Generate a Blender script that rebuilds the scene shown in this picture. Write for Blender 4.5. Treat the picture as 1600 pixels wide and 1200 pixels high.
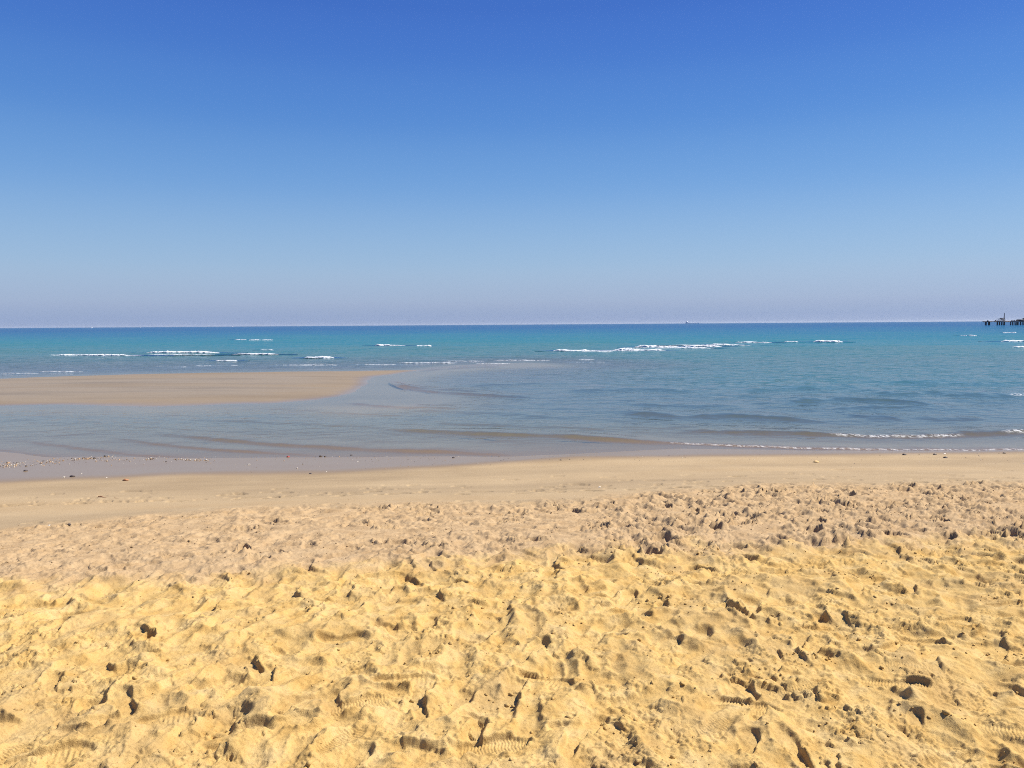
import bpy, math, random
import numpy as np
from mathutils import Matrix, Vector

for o in list(bpy.data.objects):
    bpy.data.objects.remove(o, do_unlink=True)
scene = bpy.context.scene
COL = scene.collection
R = math.radians

# ---------------------------------------------------------------- camera
CAM_H = 2.6                      # eye height above the sea; the dry sand lies at about 1.0 m
F_PX = 1202.0                    # focal length in pixels of the 1600 x 1200 photograph
PITCH, ROLL = R(4.42), R(-0.394)
cam_data = bpy.data.cameras.new('camera')
cam_data.sensor_width = 36.0
cam_data.lens = 36.0 * F_PX / 1600.0
cam_data.clip_start = 0.05
cam_data.clip_end = 90000.0
cam = bpy.data.objects.new('camera', cam_data)
COL.objects.link(cam)
CROT = (Matrix.Rotation(R(90) - PITCH, 3, 'X') @ Matrix.Rotation(ROLL, 3, 'Z'))
cam.matrix_world = Matrix.Translation((0, 0, CAM_H)) @ CROT.to_4x4()
scene.camera = cam

# ---------------------------------------------------------------- sky, sun, exposure
SUN_AZ, SUN_EL = R(76), R(51)    # azimuth clockwise from the view direction (+Y)
world = bpy.data.worlds.new('World')
scene.world = world
world.use_nodes = True
wn, wl = world.node_tree.nodes, world.node_tree.links
wn.clear()
sky = wn.new('ShaderNodeTexSky')
sky.sky_type = 'NISHITA'
sky.sun_disc = False
sky.sun_elevation = SUN_EL
sky.sun_rotation = SUN_AZ
sky.altitude = 0
sky.air_density = 1.0
sky.dust_density = 0.2
sky.ozone_density = 4.0
# the phone camera renders a clear sky bluer than the model: one colour balance per height above the horizon,
# then an even clear-air gradient mixed in, since the photographed sky hardly changes from left to right
tcw = wn.new('ShaderNodeTexCoord')
sep = wn.new('ShaderNodeSeparateXYZ')
wl.new(tcw.outputs['Generated'], sep.inputs[0])
BALANCE = [(0.0034, (0.281, 0.376, 0.763)), (0.0141, (0.292, 0.369, 0.7)), (0.0306, (0.359, 0.405, 0.657)), (0.0755, (0.46, 0.492, 0.62)), (0.155, (0.444, 0.532, 0.652)), (0.2307, (0.34, 0.495, 0.687)), (0.3016, (0.271, 0.437, 0.71)), (0.367, (0.224, 0.374, 0.704)), (1.0, (0.19, 0.337, 0.704))]
CLEAR = [(0.0034, (0.301, 0.386, 0.591)), (0.0141, (0.314, 0.402, 0.597)), (0.0306, (0.361, 0.456, 0.631)), (0.0755, (0.337, 0.497, 0.701)), (0.155, (0.209, 0.402, 0.716)), (0.2307, (0.12, 0.296, 0.672)), (0.3016, (0.078, 0.22, 0.624)), (0.367, (0.056, 0.165, 0.565)), (1.0, (0.034, 0.115, 0.452))]
def height_ramp(stops):
    nd = wn.new('ShaderNodeValToRGB')
    nd.color_ramp.interpolation = 'CARDINAL'
    el = nd.color_ramp.elements
    while len(el) < len(stops): el.new(0.5)
    for e_, (p_, c_) in zip(el, stops):
        e_.position = p_; e_.color = (*c_, 1)
    wl.new(sep.outputs['Z'], nd.inputs[0])
    return nd.outputs[0]
mul = wn.new('ShaderNodeVectorMath'); mul.operation = 'MULTIPLY'
wl.new(sky.outputs[0], mul.inputs[0]); wl.new(height_ramp(BALANCE), mul.inputs[1])
scl = wn.new('ShaderNodeVectorMath'); scl.operation = 'SCALE'
wl.new(height_ramp(CLEAR), scl.inputs[0]); scl.inputs['Scale'].default_value = 10.0 / 2 ** 0.85
hsv = wn.new('ShaderNodeMix'); hsv.data_type = 'RGBA'
hsv.inputs[0].default_value = 0.75
wl.new(mul.outputs[0], hsv.inputs[6]); wl.new(scl.outputs[0], hsv.inputs[7])
bg = wn.new('ShaderNodeBackground')
bg.inputs['Strength'].default_value = 0.10
wo = wn.new('ShaderNodeOutputWorld')
wl.new(hsv.outputs[2], bg.inputs['Color'])
wl.new(bg.outputs[0], wo.inputs['Surface'])

sun_data = bpy.data.lights.new('sun', 'SUN')
sun_data.energy = 5.0
sun_data.angle = R(0.53)
sun_data.color = (1.0, 0.95, 0.87)
sun = bpy.data.objects.new('sun', sun_data)
COL.objects.link(sun)
sdir = Vector((math.sin(SUN_AZ) * math.cos(SUN_EL), math.cos(SUN_AZ) * math.cos(SUN_EL), math.sin(SUN_EL)))
sun.rotation_euler = (-sdir).to_track_quat('-Z', 'Y').to_euler()
sun.location = sdir * 50

vs = scene.view_settings
vs.view_transform = 'Standard'
vs.look = 'None'
vs.exposure = 0.85
vs.gamma = 1.0
vs.use_curve_mapping = False
scene.render.resolution_x, scene.render.resolution_y = 1024, 768
scene.cycles.max_bounces = 8
scene.cycles.filter_width = 1.05
scene.cycles.use_denoising = False
scene.cycles.transparent_max_bounces = 12

# ---------------------------------------------------------------- helpers
CR = np.array(CROT)

def ray(px, py):
    d = CR @ np.array([(px - 800.0) / F_PX, -(py - 600.0) / F_PX, -1.0])
    return d

def at_z(px, py, z=0.0):
    """point where the ray through a photo pixel meets the level z"""
    d = ray(px, py)
    t = (z - CAM_H) / d[2]
    return np.array([d[0] * t, d[1] * t, z])

def at_y(px, py, y):
    """point where the ray through a photo pixel meets the upright plane at distance y"""
    d = ray(px, py)
    t = y / d[1]
    return np.array([d[0] * t, y, CAM_H + d[2] * t])

def curve_xy(pts, z):
    p = np.array([at_z(a, b, z)[:2] for a, b in pts])
    p = p[np.argsort(p[:, 0])]
    return p

def sstep(a, b, x):
    t = np.clip((x - a) / (b - a), 0, 1)
    return t * t * (3 - 2 * t)

def _hash(ix, iy, seed):
    h = (ix.astype(np.int64) * 374761393 + iy.astype(np.int64) * 668265263 + seed * 974634777) & 0xFFFFFFFF
    h = ((h ^ (h >> 13)) * 1274126177) & 0xFFFFFFFF
    h = (h ^ (h >> 16)) & 0xFFFFFFFF
    return h

_GA = np.arange(1024) * (2 * math.pi / 1024)
_GC, _GS = np.cos(_GA), np.sin(_GA)
def gnoise(x, y, seed=0):
    """gradient noise, about -0.7..0.7"""
    xi, yi = np.floor(x), np.floor(y)
    fx, fy = x - xi, y - yi
    ux = fx * fx * fx * (fx * (fx * 6 - 15) + 10)
    uy = fy * fy * fy * (fy * (fy * 6 - 15) + 10)
    out = 0
    for dx, wx in ((0, 1 - ux), (1, ux)):
        for dy, wy in ((0, 1 - uy), (1, uy)):
            a = _hash(xi + dx, yi + dy, seed) >> 22
            out = out + wx * wy * (_GC[a] * (fx - dx) + _GS[a] * (fy - dy))
    return out

def fbm(x, y, oct=4, seed=0, gain=0.5):
    s, a = 0, 1.0
    for k in range(oct):
        s = s + a * gnoise(x * 2 ** k + 17.3 * k, y * 2 ** k - 9.1 * k, seed + k)
        a *= gain
    return s

def worley(x, y, seed=0):
    """distance to the nearest and second nearest jittered cell point"""
    xi, yi = np.floor(x), np.floor(y)
    f1 = np.full(np.shape(x), 9.0); f2 = f1.copy()
    for dx in (-1, 0, 1):
        for dy in (-1, 0, 1):
            h = _hash(xi + dx, yi + dy, seed)
            jx = (h & 0xFFFF) / 65536.0
            jy = (h >> 16) / 65536.0
            d = np.hypot(xi + dx + jx - x, yi + dy + jy - y)
            f2 = np.minimum(f2, np.maximum(f1, d))
            f1 = np.minimum(f1, d)
    return f1, f2

def link(name, mesh, mat=None, parent=None, kind=None, label=None, cat=None, group=None, smooth=False):
    o = bpy.data.objects.new(name, mesh)
    COL.objects.link(o)
    if mat is not None and not mesh.materials:
        mesh.materials.append(mat)
    if smooth:
        mesh.polygons.foreach_set('use_smooth', np.ones(len(mesh.polygons), dtype=bool))
    if parent is not None:
        o.parent = parent
    if kind: o['kind'] = kind
    if label: o['label'] = label
    if cat: o['category'] = cat
    if group: o['group'] = group
    return o

def mesh_arrays(name, verts, faces):
    """verts (n,3), faces (m,k) of one corner count"""
    me = bpy.data.meshes.new(name)
    n, (m, k) = len(verts), faces.shape
    me.vertices.add(n)
    me.vertices.foreach_set('co', np.ascontiguousarray(verts, dtype=np.float32).ravel())
    me.loops.add(m * k)
    me.loops.foreach_set('vertex_index', np.ascontiguousarray(faces, dtype=np.int32).ravel())
    me.polygons.add(m)
    me.polygons.foreach_set('loop_start', np.arange(0, m * k, k, dtype=np.int32))
    me.update(calc_edges=True)
    return me

def grid_faces(nr, nc):
    i = np.arange(nr * nc).reshape(nr, nc)
    return np.stack([i[:-1, :-1], i[:-1, 1:], i[1:, 1:], i[1:, :-1]], -1).reshape(-1, 4)

def grid_mesh(name, X, Y, Z, attrs=None):
    nr, nc = X.shape
    me = mesh_arrays(name, np.stack([X, Y, Z], -1).reshape(-1, 3), grid_faces(nr, nc))
    for k, v in (attrs or {}).items():
        a = me.attributes.new(k, 'FLOAT', 'POINT')
        a.data.foreach_set('value', np.ascontiguousarray(v, dtype=np.float32).ravel())
    return me

class NT:
    """short-hand for building node materials"""
    def __init__(self, name):
        self.m = bpy.data.materials.new(name)
        self.m.use_nodes = True
        self.t = self.m.node_tree
        self.t.nodes.clear()
    def n(self, kind, **kw):
        nd = self.t.nodes.new('ShaderNode' + kind)
        for k, v in kw.items():
            if k.startswith('i_'):
                key = k[2:].replace('_', ' ')
                self.set(nd.inputs[key], v)
            else:
                setattr(nd, k, v)
        return nd
    def set(self, sock, v):
        if isinstance(v, bpy.types.NodeSocket): self.t.links.new(v, sock)
        else: sock.default_value = v
    def math(self, op, a, b=0.0, c=0.0, clamp=False):
        nd = self.n('Math', operation=op, use_clamp=clamp)
        for s, v in zip(nd.inputs, (a, b, c)): self.set(s, v)
        return nd.outputs[0]
    def mix(self, f, a, b, mode='MIX'):
        nd = self.n('Mix', data_type='RGBA', blend_type=mode)
        self.set(nd.inputs[0], f); self.set(nd.inputs[6], a); self.set(nd.inputs[7], b)
        return nd.outputs[2]
    def attr(self, name):
        return self.n('Attribute', attribute_name=name).outputs['Fac']
    def coord(self, scale=(1, 1, 1)):
        tc = self.n('TexCoord')
        mp = self.n('Mapping')
        self.t.links.new(tc.outputs['Object'], mp.inputs[0])
        mp.inputs['Scale'].default_value = scale
        return mp.outputs[0]
    def noise(self, vec, scale, detail=3.0, rough=0.55):
        return self.n('TexNoise', i_Vector=vec, i_Scale=scale, i_Detail=detail, i_Roughness=rough).outputs['Fac']
    def ramp(self, f, stops):
        r = self.n('ValToRGB')
        e = r.color_ramp.elements
        while len(e) < len(stops): e.new(0.5)
        for el, (p, c) in zip(e, stops):
            el.position = p
            el.color = c if len(c) == 4 else (*c, 1)
        self.set(r.inputs[0], f)
        return r.outputs[0]
    def out(self, s):
        o = self.n('OutputMaterial')
        self.t.links.new(s, o.inputs['Surface'])
        return self.m

def plain(name, col, rough=0.7, var=0.25, scale=8.0, metal=0.0):
    k = NT(name)
    f = k.noise(k.coord(), scale, 4.0)
    c = k.ramp(f, [(0.3, tuple(v * (1 - var) for v in col)), (0.7, tuple(min(1, v * (1 + var)) for v in col))])
    b = k.n('BsdfPrincipled', i_Base_Color=c, i_Roughness=rough, i_Metallic=metal)
    return k.out(b.outputs[0])

# ---------------------------------------------------------------- the shape of the beach
Z_DRY, Z_GREY, Z_WET = 0.96, 0.60, 0.085
C0 = curve_xy([(-300, 925), (0, 912), (200, 905), (430, 890), (600, 884), (760, 868), (1000, 860), (1100, 854),
               (1400, 843), (1600, 838), (1900, 836)], Z_DRY)           # yellow sand meets grey churned sand
C1 = curve_xy([(-300, 838), (0, 825), (150, 812), (400, 792), (600, 786), (800, 785), (1000, 773), (1200, 757),
               (1600, 754), (1900, 752)], Z_GREY)                        # churned sand meets smooth sand
C2 = curve_xy([(-300, 768), (0, 752), (300, 741), (500, 738), (700, 728), (900, 714), (1200, 711), (1600, 706),
               (1900, 704)], Z_WET)                                      # edge of the wet sheen
C3 = curve_xy([(-300, 700), (0, 706), (84, 713), (216, 714), (300, 716), (486, 714), (800, 713), (900, 709), (1060, 701),
               (1262, 704), (1499, 704), (1600, 703), (1900, 702)], 0.0) # water line
def cy(c, x): return np.interp(x, c[:, 0], c[:, 1])

BAR = np.array([at_z(a, b, 0)[:2] for a, b in
    [(-900, 594), (-300, 594), (0, 591.5), (100, 588), (200, 585), (300, 583), (400, 581.5), (500, 580), (580, 579), (640, 578.5), (662, 578),
     (618, 584), (590, 589), (575, 596), (566, 603), (558, 611), (530, 619), (490, 625), (420, 630), (300, 634.5), (240, 635),
     (150, 633.5), (80, 633), (0, 634), (-300, 638), (-900, 646)]])
SHOAL = np.array([at_z(a, b, 0)[:2] for a, b in
    [(480, 632), (545, 624), (566, 606), (590, 590), (640, 579), (720, 570), (820, 566), (860, 571), (760, 575), (690, 580),
     (640, 588), (611, 598), (620, 606), (660, 615), (690, 621), (640, 634), (560, 640)]])

def sdf_poly(P, x, y):
    d = np.full(x.shape, 1e9); inside = np.zeros(x.shape, bool)
    n = len(P)
    for i in range(n):
        ax, ay = P[i]; bx, by = P[(i + 1) % n]
        ex, ey = bx - ax, by - ay
        t = np.clip(((x - ax) * ex + (y - ay) * ey) / (ex * ex + ey * ey), 0, 1)
        d = np.minimum(d, np.hypot(x - ax - t * ex, y - ay - t * ey))
        c = ((ay > y) != (by > y)) & (x < (bx - ax) * (y - ay) / (by - ay + 1e-12) + ax)
        inside ^= c
    return np.where(inside, -d, d)

def base_z(x, y):
    y0, y1, y2, y3 = cy(C0, x), cy(C1, x), cy(C2, x), cy(C3, x)
    y2 = np.minimum(y2, y3 - 0.15)
    up = Z_DRY + 0.05 * sstep(0, 1.2, y0 - y) + 0.012 * np.clip(y0 - y, 0, 40)
    a = np.clip((y - y0) / (y1 - y0), 0, 1)
    b = np.clip((y - y1) / (y2 - y1), 0, 1)
    c = np.clip((y - y2) / (y3 - y2), 0, 1)
    z = np.where(y < y0, up, Z_DRY + (Z_GREY - Z_DRY) * (0.6 * a + 0.4 * sstep(0, 1, a)))
    z = np.where(y > y1, Z_GREY + (Z_WET - Z_GREY) * (b * (1.25 - 0.25 * b)), z)
    z = np.where(y > y2, Z_WET * (1 - c), z)
    # the bed beyond the water line: a shallow lagoon, deeper to the right, and the open sea
    s = np.maximum(y - y3, 0)
    right = sstep(-6, 10, x - 0.15 * (y - 15))
    lag = -(0.03 * np.minimum(s, 1.5) + 0.028 * np.clip(s - 1.5, 0, 5) + right * 0.030 * np.clip(s - 1.5, 0, 16))
    sea = -(0.14 + 0.02 * np.clip(y - 43, 0, 60) + 0.012 * np.clip(y - 100, 0, 500)) - right * 0.35
    lag = lag + (np.minimum(sea, lag) - lag) * sstep(34, 48, y)
    z = np.where(y > y3, lag, z)
    near = (y > 18) & (y < 80)
    if near.any():
        q = sdf_poly(BAR, x[near], y[near]) + 0.5 * fbm(x[near] * 0.25, y[near] * 0.25, 3, 77)
        q2 = sdf_poly(SHOAL, x[near], y[near])
        bar = np.where(q < 0, 0.17 * (1 - np.exp(q / 3.5)), -0.05 * q)
        sh = np.where(q2 < 0, -0.012 - 0.0 * q2, -0.012 - 0.06 * q2)
        z[near] = np.maximum(z[near], np.maximum(bar, sh))
    return z

def fan(us, ys):
    """grid of points that widens with distance, finer near the viewer"""
    w = np.maximum(ys, 2.0)
    side = np.sign(us) * np.maximum(np.abs(us) - 0.86, 0)
    x = (us - side)[None, :] * w[:, None] + side[None, :] * np.minimum(w, 900.0)[:, None]
    return x, np.repeat(ys[:, None], len(us), 1)

def grow(a, b, n, p=2.2):
    t = np.linspace(0, 1, n)[1:]
    return a + (b - a) * t ** p

# ---------------------------------------------------------------- footprints and churned sand
rng = np.random.default_rng(11)
UD = 0.86
us = np.concatenate([-grow(UD, 30, 26)[::-1], np.linspace(-UD, UD, 1180), grow(UD, 30, 26)])

def rows(segs):
    out = []
    for a, b, n in segs:
        out.append(np.linspace(a, b, n, endpoint=False))
    return np.concatenate(out)
def img_rows(z, p0, p1, n):
    """ground distances of evenly spaced sight lines"""
    return np.array([at_z(800, p, z)[1] for p in np.linspace(p0, p1, n, endpoint=False)])

ys_beach = np.concatenate([-grow(0.8, 60, 14)[::-1], np.linspace(-0.8, 1.9, 30, endpoint=False),
                           img_rows(1.0, 1320, 1270, 20), img_rows(1.0, 1270, 865, 560)])
y_join = ys_beach[-1]
ys_beach = np.concatenate([ys_beach, y_join + (9.6 - y_join) * np.linspace(0, 1, 230)[1:] ** 1.25])
ys_beach = np.concatenate([ys_beach, 9.6 + (20.0 - 9.6) * np.linspace(0, 1, 120)[1:] ** 1.15])
X, Y = fan(us, ys_beach)
B = base_z(X, Y)
y0, y1, y2, y3 = cy(C0, X), cy(C1, X), cy(C2, X), cy(C3, X)
wob = 0.42 * fbm(X * 0.9, Y * 0.9, 3, 5) + 0.30 * fbm(X * 4, Y * 4, 3, 8)
yellow = sstep(0.30, -0.30, Y - y0 + wob)
churn = sstep(0.35, -0.35, Y - y1 + 0.7 * wob)          # 1 where people have walked
H = np.zeros_like(B)
lumpy = sstep(-0.5, 0.5, X / np.maximum(Y, 2) * 1.6)      # rougher towards the right
rx, ry = X + 0.10 * fbm(X * 1.9, Y * 1.9, 2, 23), Y + 0.10 * fbm(X * 1.9 + 7, Y * 1.9, 2, 24)
ridge = -np.abs(gnoise(rx * 2.9, ry * 1.7, 25)) - 0.55 * np.abs(gnoise(rx * 5.6 + 3, ry * 3.4, 26)) - 0.25 * np.abs(gnoise(rx * 11, ry * 7, 27))
H += churn * (0.030 * fbm(X * 2.1, Y * 2.1, 3, 21) + yellow * (0.010 * fbm(X * 6.5, Y * 6.5, 3, 31) + 0.085 * ridge))
H += (1 - churn) * 0.012 * fbm(X * 0.5, Y * 0.9, 2, 41)

row_y = ys_beach
NQ = fbm(X * 14, Y * 14, 2, 300)
NE = fbm(X * 22, Y * 22, 2, 500)
def stamp(cx, cyy, ang, L, W, D, rim=0.5, sharp=0.18, tread=0, tilt=0.0, foot=True, seed=0):
    """press a sole of length L and width W into the sand"""
    ext = L * 0.95
    r0, r1 = np.searchsorted(row_y, [cyy - ext, cyy + ext])
    if r1 - r0 < 2: return
    wy = max(cyy - ext, 2.0); wy2 = max(cyy + ext, 2.0)
    ua = min((cx - ext) / wy, (cx - ext) / wy2); ub = max((cx + ext) / wy, (cx + ext) / wy2)
    c0, c1 = np.searchsorted(us, [ua, ub])
    if c1 - c0 < 2: return
    sl = (slice(r0, r1), slice(c0, c1))
    dx, dy = X[sl] - cx, Y[sl] - cyy
    ca, sa = math.cos(ang), math.sin(ang)
    a = (dx * ca + dy * sa) / (L / 2)
    b = (-dx * sa + dy * ca) / (W / 2)
    if foot:
        wid = 0.86 + 0.16 * np.sin(a * 2.2 + 0.2) - 0.20 * np.exp(-((a + 0.15) / 0.33) ** 2)
    else:
        wid = 1.0
    q = (np.abs(a) ** 2.6 + np.abs(b / wid) ** 2.6) ** (1 / 2.6)
    q = q + 0.13 * NQ[sl]
    h = H[sl]
    core = q < 0.9
    if not core.any(): return
    fl = h[core].mean() - D
    m = sstep(1 + sharp, 1 - sharp, q)
    floor = fl + tilt * a * D + (h - h[core].mean()) * 0.25
    if tread == 1:
        floor = floor + 0.0036 * sstep(-0.5, 0.5, np.sin(a * L / 2 * 2 * math.pi / (0.0165 + 0.001 * (seed % 7)))) * sstep(0.95, 0.8, np.abs(b)) * sstep(-0.45, -0.15, a) * sstep(-0.25, 0.1, NQ[sl])
    elif tread == 2:
        ph = (a * L / 2 + 0.25 * np.abs(((b * 2.0) % 2) - 1) * 0.03) * 2 * math.pi / 0.013
        floor = floor + 0.003 * np.sin(ph)
    edge = np.exp(-((q - 1.22) / 0.2) ** 2) * (0.55 + 1.4 * NE[sl])
    H[sl] = h * (1 - m) + floor * m + rim * D * np.clip(edge, 0, 1.3)

# older, softened prints and scuffs first
area_y = (1.2, 5.9)
n_old = 1050
for k in range(n_old):
    yy = math.sqrt(rng.uniform(1.2 ** 2, 9.4 ** 2)); xx = rng.uniform(-0.84, 0.84) * max(yy, 2)
    lim0, lim1 = float(cy(C0, xx)), float(cy(C1, xx))
    if yy > lim1 + rng.normal(0, 0.2): continue
    grey = yy > lim0
    sc = 0.8 if grey else 1.0
    if rng.random() < 0.3:
        stamp(xx, yy, rng.uniform(0, 6.28), rng.uniform(0.10, 0.22), rng.uniform(0.08, 0.15), rng.uniform(0.006, 0.020) * sc, 0.3,
              rng.uniform(0.15, 0.5), 0, rng.uniform(-0.5, 0.5), False, k)
    else:
        stamp(xx, yy, (rng.normal(0.1, 0.6) if rng.random() < .45 else rng.normal(1.5, 0.5)) + (math.pi if rng.random() < .5 else 0), rng.uniform(0.24, 0.31), rng.uniform(0.09, 0.12),
              rng.uniform(0.007, 0.022) * sc, rng.uniform(0.15, 0.45), rng.uniform(0.15, 0.6), 0, rng.uniform(-0.6, 0.6), True, k)
# ledges: crusts of damp sand that broke and slipped
for sc_, sd, amp in ((1.6, 211, 0.013), (2.7, 221, 0.010), (4.3, 231, 0.007), (7.0, 241, 0.005)):
    n_ = fbm(X * sc_ + 0.25 * NQ, Y * sc_ + 0.25 * NE, 3, sd)
    pm = sstep(-0.05, 0.25, gnoise(X * sc_ * 0.7 + 5, Y * sc_ * 0.7, sd + 7))
    H += churn * (0.35 + 0.65 * yellow) * pm * amp * (sstep(-0.006 * sc_, 0.006 * sc_, n_ - 0.05) - 0.5)
# clumps of broken damp sand
mask = sstep(0.04, 0.22, fbm(X * 2.4 + 3, Y * 2.4, 3, 61)) * churn
mask = np.maximum(mask * (0.35 + 0.45 * lumpy), (1 - yellow) * churn * (0.15 + 0.85 * lumpy * sstep(-0.25, 0.15, fbm(X * 1.7, Y * 1.7, 2, 64))))
wx = X + 0.016 * NQ; wy_ = Y + 0.016 * NE
f1, f2 = worley(wx * 21, wy_ * 21, 3)
g1, g2 = worley(wx * 47, wy_ * 47, 4)
sel = sstep(-0.1, 0.25, gnoise(X * 9, Y * 9, 66))
H += mask * (0.011 * sel * sstep(0.55, 0.15, f1) + 0.006 * sstep(0.6, 0.15, g1) * (1.2 - sel) - 0.004 * sstep(0.10, 0.0, f2 - f1))
# churned grey band: broken lumps
gm = (1 - yellow) * churn
H += gm * (0.62 + 0.85 * lumpy) * sstep(-0.45, 0.10, fbm(X * 1.3, Y * 1.3, 2, 88)) * (0.040 * fbm(X * 6.0, Y * 5.5, 4, 81, 0.62) - 0.022 * np.abs(gnoise(X * 8, Y * 8, 84)) + 0.012 * np.abs(gnoise(X * 4.2, Y * 3.4, 83)))
for k in range(560):
    xx = rng.uniform(-0.84, 0.84); yy = rng.uniform(4.6, 10.5); xx *= yy
    if rng.random() > 0.40 + 1.0 * (xx / yy + 0.3): continue
    if not (float(cy(C0, xx)) < yy < float(cy(C1, xx)) - 0.1): continue
    stamp(xx, yy, rng.normal(0.0, 0.5), rng.uniform(0.12, 0.30), rng.uniform(0.08, 0.14), rng.uniform(0.014, 0.050),
          rng.uniform(0.3, 0.9), rng.uniform(0.10, 0.3), 0, rng.uniform(-0.5, 0.5), True, 8000 + k)
# fresher prints over everything
for k in range(330):
    yy = math.sqrt(rng.uniform(1.2 ** 2, 6.6 ** 2)); xx = rng.uniform(-0.84, 0.84) * max(yy, 2)
    if yy > float(cy(C0, xx)) + 0.5: continue
    stamp(xx, yy, rng.normal(0.8, 0.9), rng.uniform(0.2, 0.3), rng.uniform(0.085, 0.115), rng.uniform(0.008, 0.022),
          rng.uniform(0.15, 0.45), rng.uniform(0.10, 0.5), int(rng.choice([0, 0, 0, 0, 0, 0, 0, 2])), rng.uniform(-0.8, 0.8), True, 2000 + k)
# heel and toe holes with crisp edges
for k in range(38):
    yy = math.sqrt(rng.uniform(1.2 ** 2, 6.4 ** 2)); xx = rng.uniform(-0.84, 0.84) * max(yy, 2)
    if yy > float(cy(C0, xx)) + 0.8: continue
    stamp(xx, yy, rng.uniform(0, 3.14), rng.uniform(0.06, 0.13), rng.uniform(0.05, 0.09), rng.uniform(0.010, 0.026),
          rng.uniform(0.1, 0.35), rng.uniform(0.15, 0.5), 0, rng.uniform(-0.7, 0.7), False, 4000 + k)
# soles that can be recognised in the photograph: pixel, heading, length, tread
for px, py, ang, L, td in [(255, 1128, 0.30, 0.29, 1), (75, 1186, 0.35, 0.30, 1), (628, 1071, 0.02, 0.31, 1), (938, 992, 0.05, 0.28, 1),
                           (1392, 927, -0.15, 0.27, 1), (1578, 948, 0.05, 0.30, 1), (1290, 982, -0.25, 0.29, 1), (700, 903, -0.3, 0.26, 1),
                           (1220, 888, -0.1, 0.27, 1), (925, 922, 0.35, 0.28, 1), (770, 1172, 0.1, 0.28, 2), (560, 1110, 0.4, 0.26, 2),
                           (1170, 1105, -0.5, 0.27, 2), (1400, 1075, -0.4, 0.28, 2), (1040, 1010, 0.9, 0.26, 2), (600, 888, 0.2, 0.27, 1),
                           (1440, 1000, -0.5, 0.26, 1), (850, 1060, -0.4, 0.27, 1)]:
    p = at_z(px, py, 0.99)
    stamp(p[0], p[1], ang, L, 0.105, 0.017, 0.4, 0.10, td, 0.2, True, int(px))
# faint scrapes on the smooth damp sand
for k in range(230):
    px = rng.uniform(-100, 1700); py = 788 - abs(rng.normal(0, 17)) - 12 * (px / 1600)
    p = at_z(px, py, 0.42)
    stamp(p[0], p[1], rng.normal(0.05, 0.3), rng.uniform(0.1, 0.28), rng.uniform(0.07, 0.14), rng.uniform(0.010, 0.040), 0.06, 0.18, 0, 0.3,
          False, 6000 + k)
# fine roughness of the dry sand
H += churn * 0.0022 * sstep(0.6, 0.2, g1) * sstep(-0.2, 0.3, NE)
H += churn * (0.0022 * fbm(X * 38, Y * 38, 2, 91) + 0.0012 * np.abs(gnoise(X * 90, Y * 90, 95)))
H *= sstep(-0.2, 0.6, y3 - Y) * 0.9 + 0.1
Z = B + H
wet = sstep(0.75, -0.1, y2 + 0.25 * fbm(X * 0.6, Y * 0.6, 2, 98) - Y)
film = sstep(0.8, -0.5, y2 + 0.12 * fbm(X * 0.9, Y * 0.9, 2, 99) - Y)
beach_mesh = grid_mesh('beach', X, Y, Z, {'yellow': yellow, 'wet': wet, 'film': film, 'churn': churn})

def surf_z(x, y):
    """height of the sand at single points (nearest grid vertices, bilinear)"""
    x, y = np.atleast_1d(x).astype(float), np.atleast_1d(y).astype(float)
    r = np.clip(np.searchsorted(row_y, y) - 1, 0, len(row_y) - 2)
    u = x / np.maximum(y, 2.0)
    c = np.clip(np.searchsorted(us, u) - 1, 0, len(us) - 2)
    fr = np.clip((y - row_y[r]) / (row_y[r + 1] - row_y[r]), 0, 1)
    fc = np.clip((u - us[c]) / (us[c + 1] - us[c]), 0, 1)
    return ((Z[r, c] * (1 - fc) + Z[r, c + 1] * fc) * (1 - fr) + (Z[r + 1, c] * (1 - fc) + Z[r + 1, c + 1] * fc) * fr)

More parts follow.
